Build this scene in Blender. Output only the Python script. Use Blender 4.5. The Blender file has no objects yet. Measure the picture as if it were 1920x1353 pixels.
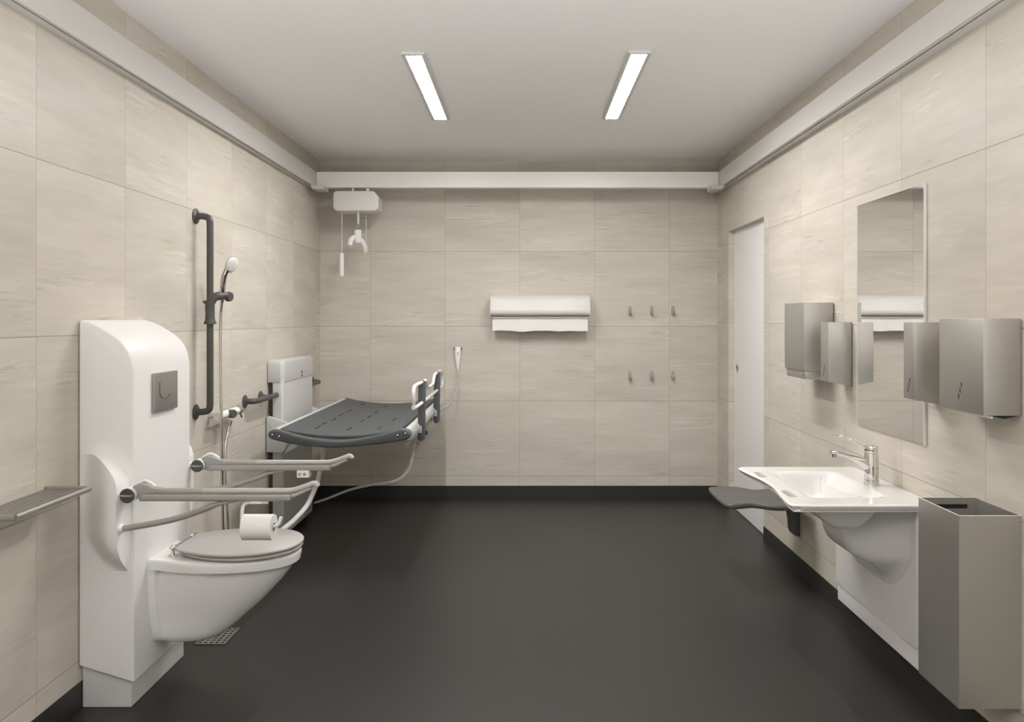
import bpy, bmesh, math
from mathutils import Vector, Matrix

D = bpy.data
C = bpy.context.scene.collection
PI = math.pi
F, VX, VY, EYE = 1505.0, 985.0, 597.0, 1.44      # focal length and horizon measured on the photograph
XL, XR, YB, ZC, YF = -1.645, 1.542, 6.44, 2.70, -0.9

def P(x, y, Y):
    return Vector(((x - VX) * Y / F, Y, EYE - (y - VY) * Y / F))

# ------------------------------------------------------------------ materials
def srgb(r, g, b):
    f = lambda c: (c / 255 / 12.92) if c / 255 <= .04045 else ((c / 255 + .055) / 1.055) ** 2.4
    return (f(r), f(g), f(b), 1)

def mat(name, col, rough=.5, metal=0, spec=.5, noise=0, nscale=40, bump=0, coat=0, emit=None, estr=0, aniso=None):
    m = D.materials.new(name); m.use_nodes = True
    nt = m.node_tree; b = nt.nodes['Principled BSDF']
    b.inputs['Base Color'].default_value = col
    b.inputs['Roughness'].default_value = rough
    b.inputs['Metallic'].default_value = metal
    b.inputs['Specular IOR Level'].default_value = spec
    b.inputs['Coat Weight'].default_value = coat
    if emit:
        b.inputs['Emission Color'].default_value = emit
        b.inputs['Emission Strength'].default_value = estr
    if noise or bump or aniso:
        geo = nt.nodes.new('ShaderNodeTexCoord')
        mp = nt.nodes.new('ShaderNodeMapping')
        if aniso: mp.inputs['Scale'].default_value = aniso
        tx = nt.nodes.new('ShaderNodeTexNoise'); tx.inputs['Scale'].default_value = nscale; tx.inputs['Detail'].default_value = 4
        nt.links.new(geo.outputs['Object'], mp.inputs['Vector']); nt.links.new(mp.outputs[0], tx.inputs['Vector'])
        mr = nt.nodes.new('ShaderNodeMapRange')
        mr.inputs['To Min'].default_value = 1 - noise; mr.inputs['To Max'].default_value = 1 + noise
        nt.links.new(tx.outputs['Fac'], mr.inputs['Value'])
        vm = nt.nodes.new('ShaderNodeVectorMath'); vm.operation = 'SCALE'; vm.inputs[0].default_value = col[:3]
        nt.links.new(mr.outputs[0], vm.inputs['Scale']); nt.links.new(vm.outputs[0], b.inputs['Base Color'])
        if bump:
            bp = nt.nodes.new('ShaderNodeBump'); bp.inputs['Strength'].default_value = bump; bp.inputs['Distance'].default_value = .002
            nt.links.new(tx.outputs['Fac'], bp.inputs['Height']); nt.links.new(bp.outputs[0], b.inputs['Normal'])
    return m

M = {}
M['white'] = mat('white_plastic', (.86, .85, .84, 1), .35, noise=.01)
M['ceramic'] = mat('white_ceramic', (.84, .83, .81, 1), .12, coat=.3, noise=.005)
M['grey_lid'] = mat('light_grey_plastic', (.47, .455, .435, 1), .4, noise=.01)
M['plinth'] = mat('plinth_white', (.66, .65, .63, 1), .45, noise=.01)
M['dark'] = mat('dark_grey_plastic', (.085, .083, .08, 1), .4, noise=.02)
M['barDark'] = mat('dark_grey_coated_tube', (.075, .07, .068, 1), .42, noise=.02)
M['bench'] = mat('slate_grey_foam', (.085, .092, .097, 1), .6, noise=.04, nscale=120)
M['slot'] = mat('slot_dark', (.02, .02, .022, 1), .8, noise=.02)
M['benchwhite'] = mat('pale_grey_lacquer', (.58, .575, .565, 1), .35, noise=.01)
M['armgrey'] = mat('beige_grey_aluminium', (.40, .385, .355, 1), .38, metal=.25, noise=.01)
M['armpad'] = mat('pale_grey_armrest', (.47, .455, .43, 1), .45, noise=.01)
M['clip'] = mat('mid_grey_clip', (.36, .35, .34, 1), .45, noise=.01)
M['cap'] = mat('charcoal_cap', (.07, .068, .062, 1), .4, noise=.01)
M['steel'] = mat('brushed_steel', (.51, .495, .462, 1), .45, metal=.85, noise=.03, nscale=6, aniso=(1, 1, 60))
M['shelf'] = mat('satin_steel', (.36, .345, .32, 1), .35, metal=.7, noise=.03, nscale=20)
M['chrome'] = mat('chrome', (.72, .70, .67, 1), .06, metal=1, noise=.005)
M['satin'] = mat('flush_plate_metal', (.36, .35, .33, 1), .35, metal=.6, noise=.02, nscale=200)
M['mirror'] = mat('mirror_glass', (.93, .93, .92, 1), .0, metal=1, noise=.001)
M['edge'] = mat('mirror_edge', (.78, .76, .72, 1), .2, noise=.01)
M['white2'] = mat('off_white_plastic', (.72, .70, .68, 1), .4, noise=.01)
M['paper'] = mat('white_paper', (.86, .845, .82, 1), .9, noise=.02, nscale=150, bump=.05)
M['rail'] = mat('white_aluminium_rail', (.60, .585, .56, 1), .4, noise=.01)
M['railbar'] = mat('white_crossbar', (.84, .83, .81, 1), .4, noise=.01)
M['black'] = mat('black', (.012, .012, .012, 1), .6, noise=.01)
M['red'] = mat('red_mark', (.55, .03, .05, 1), .5, noise=.01)
M['light'] = mat('light_diffuser', (.9, .9, .9, 1), .5, emit=(1, .99, .975, 1), estr=110, noise=.001)
M['frame'] = mat('light_trim', (.62, .60, .56, 1), .4, noise=.01)
M['hook'] = mat('satin_hook_steel', (.40, .375, .33, 1), .45, metal=.2, noise=.02)
M['door'] = mat('door_white', (.88, .87, .86, 1), .45, noise=.008)
M['ceiling'] = mat('ceiling_paint', (.90, .885, .875, 1), .9, noise=.006, nscale=3)
M['seat'] = mat('grey_shower_seat', (.11, .106, .10, 1), .45, noise=.02)
M['cable'] = mat('pale_cable', (.74, .72, .68, 1), .5, noise=.02)
M['shower'] = mat('shower_face_white', (.75, .74, .73, 1), .3, noise=.01)

def floor_mat():
    m = mat('dark_vinyl_floor', (.088, .085, .078, 1), .42, spec=.45)
    nt = m.node_tree; b = nt.nodes['Principled BSDF']
    g = nt.nodes.new('ShaderNodeNewGeometry')
    n1 = nt.nodes.new('ShaderNodeTexNoise'); n1.inputs['Scale'].default_value = 260; n1.inputs['Detail'].default_value = 2
    n2 = nt.nodes.new('ShaderNodeTexNoise'); n2.inputs['Scale'].default_value = 1.6; n2.inputs['Detail'].default_value = 3
    for n in (n1, n2): nt.links.new(g.outputs['Position'], n.inputs['Vector'])
    a = nt.nodes.new('ShaderNodeMath'); a.operation = 'ADD'
    nt.links.new(n1.outputs['Fac'], a.inputs[0]); nt.links.new(n2.outputs['Fac'], a.inputs[1])
    mr = nt.nodes.new('ShaderNodeMapRange'); mr.inputs['From Min'].default_value = .6; mr.inputs['From Max'].default_value = 1.4
    mr.inputs['To Min'].default_value = .9; mr.inputs['To Max'].default_value = 1.1
    nt.links.new(a.outputs[0], mr.inputs['Value'])
    vm = nt.nodes.new('ShaderNodeVectorMath'); vm.operation = 'SCALE'; vm.inputs[0].default_value = (.030, .0293, .0275)
    nt.links.new(mr.outputs[0], vm.inputs['Scale']); nt.links.new(vm.outputs[0], b.inputs['Base Color'])
    bp = nt.nodes.new('ShaderNodeBump'); bp.inputs['Strength'].default_value = .08; bp.inputs['Distance'].default_value = .001
    nt.links.new(n1.outputs['Fac'], bp.inputs['Height']); nt.links.new(bp.outputs[0], b.inputs['Normal'])
    return m
M['floor'] = floor_mat()

def tile_mat(name, axis, ph, pv, seed):
    """60 cm travertine-look tiles: horizontal veins, fine pits, thin grout."""
    m = D.materials.new(name); m.use_nodes = True
    nt = m.node_tree; N = nt.nodes; L = nt.links; b = N['Principled BSDF']
    b.inputs['Roughness'].default_value = .45; b.inputs['Specular IOR Level'].default_value = .35
    def math_(op, a, c=None, clamp=False):
        n = N.new('ShaderNodeMath'); n.operation = op; n.use_clamp = clamp
        for i, v in enumerate((a, c)):
            if v is None: continue
            if isinstance(v, (int, float)): n.inputs[i].default_value = v
            else: L.new(v, n.inputs[i])
        return n.outputs[0]
    g = N.new('ShaderNodeNewGeometry'); s = N.new('ShaderNodeSeparateXYZ'); L.new(g.outputs['Position'], s.inputs[0])
    h = s.outputs[axis]; z = s.outputs['Z']
    u = math_('DIVIDE', math_('SUBTRACT', h, ph), .6); v = math_('DIVIDE', math_('SUBTRACT', z, pv), .6)
    fu = math_('FRACT', u); fv = math_('FRACT', v)
    du = math_('MULTIPLY', math_('MINIMUM', fu, math_('SUBTRACT', 1, fu)), .6)
    dv = math_('MULTIPLY', math_('MINIMUM', fv, math_('SUBTRACT', 1, fv)), .6)
    gu = math_('LESS_THAN', du, .0016); gv = math_('LESS_THAN', dv, .0019)
    grout = math_('MAXIMUM', math_('MULTIPLY', gu, .75), gv)
    iu = math_('FLOOR', u); iv = math_('FLOOR', v)
    cid = N.new('ShaderNodeCombineXYZ'); L.new(iu, cid.inputs[0]); L.new(iv, cid.inputs[1]); cid.inputs[2].default_value = seed
    wn = N.new('ShaderNodeTexWhiteNoise'); L.new(cid.outputs[0], wn.inputs['Vector'])
    def veins(sh, sz, detail, off, rough=.55, dist=0):
        c = N.new('ShaderNodeCombineXYZ')
        L.new(math_('ADD', math_('MULTIPLY', h, sh), math_('MULTIPLY', wn.outputs['Value'], 37)), c.inputs[0])
        L.new(math_('ADD', math_('MULTIPLY', z, sz), off), c.inputs[1]); c.inputs[2].default_value = seed * 3.1 + off
        n = N.new('ShaderNodeTexNoise'); n.inputs['Scale'].default_value = 1; n.inputs['Detail'].default_value = detail
        n.inputs['Roughness'].default_value = rough; n.inputs['Distortion'].default_value = dist
        L.new(c.outputs[0], n.inputs['Vector']); return n.outputs['Fac']
    def rng(val, a, c, lo, hi):
        r = N.new('ShaderNodeMapRange'); L.new(val, r.inputs['Value'])
        for k, x in zip(('From Min', 'From Max', 'To Min', 'To Max'), (a, c, lo, hi)): r.inputs[k].default_value = x
        return r.outputs[0]
    A = rng(veins(1.1, 5.5, 3, 0), .3, .7, .92, 1.07)
    B = rng(veins(3.5, 42, 5, 5), .3, .7, .955, 1.035)
    # thin elongated cracks: dark and pale, only inside some bands
    band = rng(veins(1.9, 6, 2, 9), .52, .62, 0, 1)
    dk = rng(veins(5, 75, 3, 13, .6, .5), .56, .70, 0, 1)
    lt = rng(veins(3.5, 65, 3, 21, .6, .5), .54, .68, 0, 1)
    pit = rng(veins(40, 90, 2, 31), .68, .74, 0, 1)
    t = rng(wn.outputs['Value'], 0, 1, .965, 1.03)
    val = math_('MULTIPLY', math_('MULTIPLY', A, B), t)
    val = math_('SUBTRACT', val, math_('MULTIPLY', math_('MULTIPLY', band, dk), .22))
    val = math_('ADD', val, math_('MULTIPLY', math_('MULTIPLY', band, lt), .16))
    val = math_('SUBTRACT', val, math_('MULTIPLY', math_('MULTIPLY', pit, band), .28))
    mixc = N.new('ShaderNodeMix'); mixc.data_type = 'RGBA'
    mixc.inputs['A'].default_value = (.608, .560, .478, 1); mixc.inputs['B'].default_value = (.650, .600, .530, 1)
    L.new(rng(veins(1.6, 7, 3, 41), .35, .65, 0, 1), mixc.inputs['Factor'])
    sc = N.new('ShaderNodeVectorMath'); sc.operation = 'SCALE'; L.new(mixc.outputs['Result'], sc.inputs[0]); L.new(val, sc.inputs['Scale'])
    mg = N.new('ShaderNodeMix'); mg.data_type = 'RGBA'; L.new(grout, mg.inputs['Factor'])
    L.new(sc.outputs[0], mg.inputs['A']); mg.inputs['B'].default_value = (.37, .335, .28, 1)
    L.new(mg.outputs['Result'], b.inputs['Base Color'])
    bp = N.new('ShaderNodeBump'); bp.inputs['Strength'].default_value = .25; bp.inputs['Distance'].default_value = .002
    L.new(math_('SUBTRACT', val, grout), bp.inputs['Height']); L.new(bp.outputs[0], b.inputs['Normal'])
    return m
M['tile_back'] = tile_mat('beige_stone_tiles_back', 'X', -.045, .179, 1.0)
M['tile_left'] = tile_mat('beige_stone_tiles_left', 'Y', .30, .179, 2.0)
M['tile_right'] = tile_mat('beige_stone_tiles_right', 'Y', .288, .21, 5.0)

# ------------------------------------------------------------------ mesh builder
def catmull(pts, n=8, closed=False):
    pts = [Vector(p) for p in pts]; out = []
    N_ = len(pts); rng_ = range(N_ if closed else N_ - 1)
    for i in rng_:
        if closed: p0, p1, p2, p3 = pts[i - 1], pts[i], pts[(i + 1) % N_], pts[(i + 2) % N_]
        else:
            p1, p2 = pts[i], pts[i + 1]
            p0 = pts[i - 1] if i else p1 * 2 - p2
            p3 = pts[i + 2] if i + 2 < N_ else p2 * 2 - p1
        for k in range(n):
            t = k / n
            out.append(.5 * ((2 * p1) + (p2 - p0) * t + (2 * p0 - 5 * p1 + 4 * p2 - p3) * t * t + (3 * p1 - p0 - 3 * p2 + p3) * t ** 3))
    if not closed: out.append(pts[-1])
    return out

class MB:
    def __init__(s): s.v = []; s.f = []; s.m = []
    def add(s, vs, fs, mi=0):
        o = len(s.v); s.v += [Vector(p) for p in vs]; s.f += [tuple(i + o for i in f) for f in fs]; s.m += [mi] * len(fs); return s
    def box(s, x0, x1, y0, y1, z0, z1, mi=0):
        vs = [(x, y, z) for z in (z0, z1) for y in (y0, y1) for x in (x0, x1)]
        return s.add(vs, [(0, 2, 3, 1), (4, 5, 7, 6), (0, 1, 5, 4), (2, 6, 7, 3), (0, 4, 6, 2), (1, 3, 7, 5)], mi)
    def prism(s, poly, axis, a, b, mi=0):
        """poly: 2-D points in the two other axes (xz for axis y, yz for x, xy for z)."""
        def mk(p, t):
            return {'x': (t, p[0], p[1]), 'y': (p[0], t, p[1]), 'z': (p[0], p[1], t)}[axis]
        n = len(poly)
        vs = [mk(p, a) for p in poly] + [mk(p, b) for p in poly]
        fs = [tuple(range(n)), tuple(range(2 * n - 1, n - 1, -1))] + [(i, i + n, (i + 1) % n + n, (i + 1) % n) for i in range(n)]
        return s.add(vs, fs, mi)
    def rings(s, rings, cap0=True, cap1=True, closed=False, mi=0):
        n = len(rings[0]); vs = [p for r in rings for p in r]; fs = []
        m = len(rings)
        for j in range(m if closed else m - 1):
            k = (j + 1) % m
            for i in range(n): fs.append((j * n + i, j * n + (i + 1) % n, k * n + (i + 1) % n, k * n + i))
        if not closed:
            if cap0: fs.append(tuple(range(n - 1, -1, -1)))
            if cap1: fs.append(tuple(range((m - 1) * n, m * n)))
        return s.add(vs, fs, mi)
    def tube(s, path, r, seg=12, closed=False, ry=None, mi=0, caps=True, up=None):
        path = [Vector(p) for p in path]; n = len(path)
        rs = r if isinstance(r, (list, tuple)) else [r] * n
        T = []
        for i in range(n):
            a = path[(i - 1) % n] if (i or closed) else path[i]; b = path[(i + 1) % n] if (i < n - 1 or closed) else path[i]
            T.append((b - a).normalized())
        u = Vector(up) if up else (Vector((0, 0, 1)) if abs(T[0].z) < .9 else Vector((0, 1, 0)))
        u = (u - T[0] * u.dot(T[0])).normalized(); R = []
        for i in range(n):
            u = (u - T[i] * u.dot(T[i])).normalized(); w = T[i].cross(u)
            q = rs[i]; qy = (ry[i] if isinstance(ry, (list, tuple)) else ry) if ry else q
            R.append([path[i] + u * qy * math.sin(2 * PI * k / seg) + w * q * math.cos(2 * PI * k / seg) for k in range(seg)])
        return s.rings(R, caps, caps, closed, mi)
    def cyl(s, p0, p1, r, r1=None, seg=24, mi=0):
        return s.tube([p0, p1], [r, r if r1 is None else r1], seg, mi=mi)
    def lathe(s, c, axis, prof, seg=32, mi=0):
        """prof: (distance along axis, radius)"""
        c = Vector(c); a = Vector(axis).normalized()
        return s.tube_prof(c, a, prof, seg, mi)
    def tube_prof(s, c, a, prof, seg, mi):
        u = a.orthogonal().normalized(); w = a.cross(u)
        R = [[c + a * d + (u * math.cos(2 * PI * k / seg) + w * math.sin(2 * PI * k / seg)) * max(r, 1e-5) for k in range(seg)] for d, r in prof]
        return s.rings(R, True, True, False, mi)
    def ball(s, c, rx, ry, rz, seg=20, mi=0):
        R = []
        for j in range(1, 12):
            t = PI * j / 12
            R.append([Vector((c[0] + rx * math.sin(t) * math.cos(2 * PI * k / seg), c[1] + ry * math.sin(t) * math.sin(2 * PI * k / seg), c[2] - rz * math.cos(t))) for k in range(seg)])
        return s.rings(R, mi=mi)

OFF = {}
def finish(name, mb, mats, parent=None, bevel=0, bseg=3, sub=0, angle=38, base=None, fixn=True):
    me = D.meshes.new(name)
    if parent is not None: off = OFF[parent.name]
    else:
        if base is not None: off = Vector(base)
        else:
            xs = [p.x for p in mb.v]; ys = [p.y for p in mb.v]; zs = [p.z for p in mb.v]
            off = Vector(((min(xs) + max(xs)) / 2, (min(ys) + max(ys)) / 2, min(zs)))
    me.from_pydata([p - off for p in mb.v], [], mb.f)
    for m_ in (mats if isinstance(mats, (list, tuple)) else [mats]): me.materials.append(M[m_])
    for i, p in enumerate(me.polygons): p.material_index = mb.m[i]
    bm = bmesh.new(); bm.from_mesh(me)
    if fixn: bmesh.ops.recalc_face_normals(bm, faces=bm.faces)
    if bevel:
        es = [e for e in bm.edges if len(e.link_faces) == 2 and e.calc_face_angle(0) > math.radians(40)]
        bmesh.ops.bevel(bm, geom=es, offset=bevel, segments=bseg, profile=.5, affect='EDGES', clamp_overlap=True)
    for f in bm.faces: f.smooth = True
    for e in bm.edges:
        if len(e.link_faces) == 2: e.smooth = e.calc_face_angle(0) < math.radians(angle)
    bm.to_mesh(me); bm.free()
    o = D.objects.new(name, me); C.objects.link(o)
    if parent is not None: o.parent = parent; OFF[o.name] = off
    else: o.location = off; OFF[o.name] = off
    if sub:
        md = o.modifiers.new('sub', 'SUBSURF'); md.levels = sub; md.render_levels = sub
    return o

def tag(o, label, cat, group=None):
    o['label'] = label; o['category'] = cat
    if group: o['group'] = group
    return o
def thing(name, label, cat, loc, group=None):
    o = D.objects.new(name, None); C.objects.link(o); o.location = loc; o.empty_display_size = .05
    OFF[o.name] = Vector(loc); return tag(o, label, cat, group)
def struct(name, mb, mats, parent=None, **k):
    o = finish(name, mb, mats, parent, **k)
    if parent is None: o['kind'] = 'structure'
    return o
def text_mb(txt, size, origin, xdir, ydir, depth=.0004):
    cu = D.curves.new('t', 'FONT'); cu.body = txt; cu.size = size; cu.align_x = 'CENTER'; cu.align_y = 'CENTER'; cu.resolution_u = 3
    ob = D.objects.new('t', cu); C.objects.link(ob); bpy.context.view_layer.update()
    me = D.meshes.new_from_object(ob.evaluated_get(bpy.context.evaluated_depsgraph_get()))
    xd, yd, o = Vector(xdir), Vector(ydir), Vector(origin); n = xd.cross(yd)
    mb = MB(); mb.add([o + xd * v.co.x + yd * v.co.y + n * depth for v in me.vertices], [tuple(p.vertices) for p in me.polygons])
    D.objects.remove(ob); D.curves.remove(cu); D.meshes.remove(me); return mb
def arc(cx, cy, r, a0, a1, n=8):
    return [(cx + r * math.cos(math.radians(a0 + (a1 - a0) * i / n)), cy + r * math.sin(math.radians(a0 + (a1 - a0) * i / n))) for i in range(n + 1)]
def rrect(x0, x1, y0, y1, r, n=6):
    return arc(x1 - r, y1 - r, r, 0, 90, n) + arc(x0 + r, y1 - r, r, 90, 180, n) + arc(x0 + r, y0 + r, r, 180, 270, n) + arc(x1 - r, y0 + r, r, 270, 360, n)

# ------------------------------------------------------------------ the room
T = .12
struct('floor', MB().box(XL - T, XR + T, YF - T, YB + T, -.1, 0), 'floor')
struct('ceiling', MB().box(XL - T, XR + T, YF - T, YB + T, ZC, ZC + .1), 'ceiling')
struct('wall_back', MB().box(XL - T, XR + T, YB, YB + T, 0, ZC), 'tile_back')
struct('wall_left', MB().box(XL - T, XL, YF, YB, 0, ZC), 'tile_left')
DY0, DY1, DZ = 5.19, 6.09, 2.10
struct('wall_right', MB().box(XR, XR + T, YF, DY0, 0, ZC).box(XR, XR + T, DY0, DY1, DZ, ZC).box(XR, XR + T, DY1, YB, 0, ZC), 'tile_right')
# the unseen near wall has a wide opening, added to let fill light in
struct('wall_front', MB().box(XL - T, XR + T, YF - T, YF, 0, .05).box(XL - T, XR + T, YF - T, YF, 2.6, ZC).box(XL - T, -1.5, YF - T, YF, .05, 2.6).box(1.4, XR + T, YF - T, YF, .05, 2.6), 'tile_back')
bt = .003
struct('baseboard_back', MB().box(XL, XR, YB - bt, YB, 0, .1), 'floor')
struct('baseboard_left', MB().box(XL, XL + bt, YF, YB - bt, 0, .1), 'floor')
struct('baseboard_right', MB().box(XR - bt, XR, YF, DY0, 0, .1).box(XR - bt, XR, DY1, YB - bt, 0, .1), 'floor')
door = struct('door_1', MB().box(XR + .044, XR + .084, DY0 - .04, DY1 + .04, .004, DZ + .04), 'door', bevel=.001, bseg=1)
hm = MB().lathe((XR + .0445, 6.0, 1.068), (-1, 0, 0), [(0, .031), (.004, .031), (.006, .028), (.006, .023), (.001, .020), (.001, 0)], 28)
hm.box(XR + .036, XR + .044, 5.995, 6.005, 1.052, 1.084)
finish('door_pull', hm, 'chrome', door)

# ------------------------------------------------------------------ ceiling lights
def light(x, y0, y1, label):
    t = thing('ceiling_light', label, 'ceiling light', (x, (y0 + y1) / 2, ZC), 'slim ceiling light strips')
    w, z = .055, ZC - .014; o_ = .018
    fr = MB()
    fr.box(x - w, x - w + o_, y0, y1, z, ZC).box(x + w - o_, x + w, y0, y1, z, ZC)
    fr.box(x - w + o_, x + w - o_, y0, y0 + .02, z, ZC).box(x - w + o_, x + w - o_, y1 - .02, y1, z, ZC)
    finish('trim_frame', fr, 'frame', t, bevel=.001, bseg=1)
    finish('diffuser', MB().box(x - w + o_, x + w - o_, y0 + .02, y1 - .02, z + .002, ZC - .001), 'light', t)
light(-.531, 3.79, 5.05, 'glowing slim ceiling light on the left half of the ceiling, above the changing table side')
light(.538, 3.77, 5.03, 'glowing slim ceiling light on the right half of the ceiling, towards the mirror wall')

# ------------------------------------------------------------------ hoist rails and crossbar
ZR0, ZR1, YC = 2.435, 2.555, 6.10
def channel(a0, a1, z0, z1, slot_c, t=.004, sw=.004):
    return [(a0, z1), (a0, z0), (slot_c - sw, z0), (slot_c - sw, z0 + t), (a0 + t, z0 + t), (a0 + t, z1 - t),
            (a1 - t, z1 - t), (a1 - t, z0 + t), (slot_c + sw, z0 + t), (slot_c + sw, z0), (a1, z0), (a1, z1)]
r = MB().prism(channel(XL + .001, -1.588, ZR0, ZR1, -1.606), 'y', -.85, 6.40)
r.box(-1.62, -1.60, -.8, 6.3, ZR0 + .02, ZR0 + .021, 1)
tag(finish('hoist_rail', r, ['rail', 'black']), 'long white ceiling hoist rail running along the left wall above the toilet', 'rail', 'wall-mounted hoist rails')
r = MB().prism(channel(1.469, XR - .001, ZR0, ZR1, 1.494), 'y', -.85, 6.40)
r.box(1.488, 1.508, -.8, 6.3, ZR0 + .02, ZR0 + .021, 1)
tag(finish('hoist_rail', r, ['rail', 'black']), 'long white ceiling hoist rail running along the right wall above the mirror', 'rail', 'wall-mounted hoist rails')
cb = thing('hoist_crossbar', 'white hoist crossbar spanning wall to wall in front of the back wall', 'crossbar', (-.06, YC + .03, ZR0))
finish('beam', MB().prism([(p[0], p[1]) for p in channel(YC, YC + .07, ZR0, ZR1, YC + .035)], 'x', -1.586, 1.467), 'railbar', cb, bevel=.0008, bseg=1)
for sx, x0, x1 in ((-1, -1.60, -1.50), (1, 1.385, 1.485)):
    b_ = MB().prism([(x0 if sx > 0 else x0, ZR0 - .002), (x1, ZR0 - .002), (x1 - (0 if sx < 0 else .02), ZR0 - .034), (x0 + (.02 if sx < 0 else 0), ZR0 - .034)], 'y', 5.96, 6.12)
    tr = finish('trolley', b_, 'rail', cb, bevel=.003)
    rl = MB()
    for k in range(2):
        xx = (x1 - .012 - k * .028) if sx < 0 else (x0 + .012 + k * .028)
        rl.cyl((xx, 5.952, ZR0 - .018), (xx, 5.968, ZR0 - .018), .010, seg=16)
    finish('roller', rl, 'frame', tr)

# ------------------------------------------------------------------ hoist motor
hm_ = thing('patient_hoist', 'white patient hoist motor hanging from the crossbar in the left back corner', 'hoist', (-1.27, 6.12, 2.25))
x0, x1, z0, z1 = -1.445, -1.104, 2.249, 2.399
pl = [(x0 + .018, z1), (x0, z1 - .018), (x0, z0 + .025), (x0 + .018, z0), (x1 - .028, z0), (x1, z0 + .02), (x1, z1 - .045), (x1 - .035, z1)]
finish('motor_housing', MB().prism(pl, 'y', 6.03, 6.215), 'white2', hm_, bevel=.008)
for a_, b2 in ((-1.325, -1.308), (-1.215, -1.192)): finish('hanger', MB().box(a_, b2, 6.128, 6.142, 2.39, ZR0), 'white', hm_)
finish('pull_cord', MB().cyl(P(641, 397, 6.09), P(641, 474, 6.09), .0028, seg=8).cyl(P(641, 450, 6.09), P(641, 466, 6.09), .0045, seg=10), 'cable', hm_)
a, b_ = P(640.5, 474, 6.09), P(640.5, 518, 6.09)
finish('hand_control', MB().lathe(a, (0, 0, -1), [(0, 0), (0, .012), (.004, .0175), (.168, .0175), (.177, .014), (.178, 0)], 24), 'white', hm_)
finish('second_cord', MB().cyl(P(686.5, 398, 6.14), P(686.5, 476, 6.14), .002, seg=6), 'cable', hm_)
finish('lifting_strap', MB().box(-1.272, -1.264, 6.08, 6.12, P(0, 420, 6.1).z, 2.26), 'cable', hm_)
c = P(671, 424, 6.1)
finish('swivel_hook', MB().tube([c + Vector((.011 * math.cos(t), 0, .013 * math.sin(t))) for t in [2 * PI * k / 14 for k in range(14)]], .0035, 8, closed=True).cyl(c + Vector((0, 0, -.012)), P(671, 434, 6.1), .009, seg=14), 'satin', hm_)
c0 = P(671, 431, 6.1)
sb = MB().lathe(c0, (0, 0, -1), [(0, 0), (0, .024), (.004, .028), (.085, .028), (.098, .02), (.1, 0)], 24)
finish('spreader_hub', sb, 'white', hm_)
sb = MB().tube(catmull([P(672, 449, 6.1), P(664, 445, 6.09), P(658, 450, 6.06), P(656, 461, 6.03)], 6), [.016 + .004 * math.sin(PI * i / 18) for i in range(19)], 14)
sb.tube(catmull([P(671, 447, 6.1), P(678, 452, 6.12), P(683, 461, 6.14), P(685, 472, 6.16)], 6), [.017 + .004 * math.sin(PI * i / 18) for i in range(19)], 14)
finish('spreader_arms', sb, 'white', hm_)

# ------------------------------------------------------------------ toilet unit
TC = 3.2
toilet = thing('toilet', 'white height-adjustable wall toilet with tall rounded housing and grey lid, on the left', 'toilet', (-1.45, TC, 0))
prof = [(XL + .003, .163), (XL + .003, 1.434)] + [(p.x, p.y) for p in catmull([Vector((XL + a, z)) for a, z in ((.012, 1.434), (.048, 1.424), (.10, 1.398), (.145, 1.368), (.176, 1.335), (.195, 1.295), (.204, 1.25))], 5)] + [(XL + .205, .10)]
finish('housing', MB().prism(prof, 'y', 2.95, 3.45), 'white', toilet, bevel=.009, bseg=3, angle=30)
finish('plinth', MB().box(XL + .004, -1.459, 2.973, 3.43, 0, .17), 'plinth', toilet, bevel=.004)
xf = -1.440
fp = finish('flush_plate', MB().box(xf - .004, xf + .012, 3.095, 3.298, 1.076, 1.228), 'satin', toilet, bevel=.002)
bp_ = [P(0, 0, 1)] ; bp_ = []
for (py, pz) in ((3.135, 1.19), (3.135, 1.152), (3.15, 1.131), (3.175, 1.125), (3.205, 1.127), (3.222, 1.138)): bp_.append(Vector((xf + .0125, py, pz)))
finish('flush_button', MB().tube(catmull(bp_, 6), .0018, 8), 'dark', fp)

# bowl, lofted from plan outlines
XB = -1.440
def outline(Xf, w, wb, lip, z, n=14):
    Xm = XB + .44 * (Xf - XB); pts = []
    d = 0 if lip else .022
    half = [(XB, wb), (XB + .026, wb), (XB + .036, wb - d)]
    for k in range(1, 7):
        t = k / 6; s_ = math.sin(t * PI / 2)
        half.append((XB + .036 + (Xm - XB - .036) * t, (wb - d) + (w - wb + d) * s_))
    for k in range(1, n + 1):
        a = PI / 2 * k / n
        half.append((Xm + (Xf - Xm) * math.sin(a) ** (2 / 2.25), w * max(math.cos(a), 0) ** (2 / 2.25)))
    out = [(x, TC - y, z) for x, y in half] + [(x, TC + y, z) for x, y in reversed(half[:-1])]
    return [Vector(p) for p in out]
R = []
for z, Xf, w, wb, lip in ((.183, -1.26, .05, .05, 1), (.185, -1.225, .082, .074, 1), (.193, -1.20, .095, .088, 1), (.215, -1.172, .103, .100, 1), (.25, -1.130, .112, .113, 0), (.29, -1.085, .121, .122, 0),
                          (.33, -1.040, .132, .129, 0), (.37, -1.002, .145, .134, 0), (.41, -.965, .153, .138, 0), (.44, -.942, .161, .140, 0), (.455, -.930, .162, .141, 0), (.475, -.916, .166, .141, 0),
                          (.481, -.902, .185, .142, 1), (.486, -.902, .186, .142, 1), (.508, -.897, .188, .142, 1), (.517, -.899, .186, .141, 1), (.521, -.906, .178, .137, 1), (.5215, -.93, .155, .12, 1)):
    R.append(outline(Xf, w, wb, lip, z))
finish('bowl', MB().rings(R), 'ceramic', toilet, angle=60)

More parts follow.
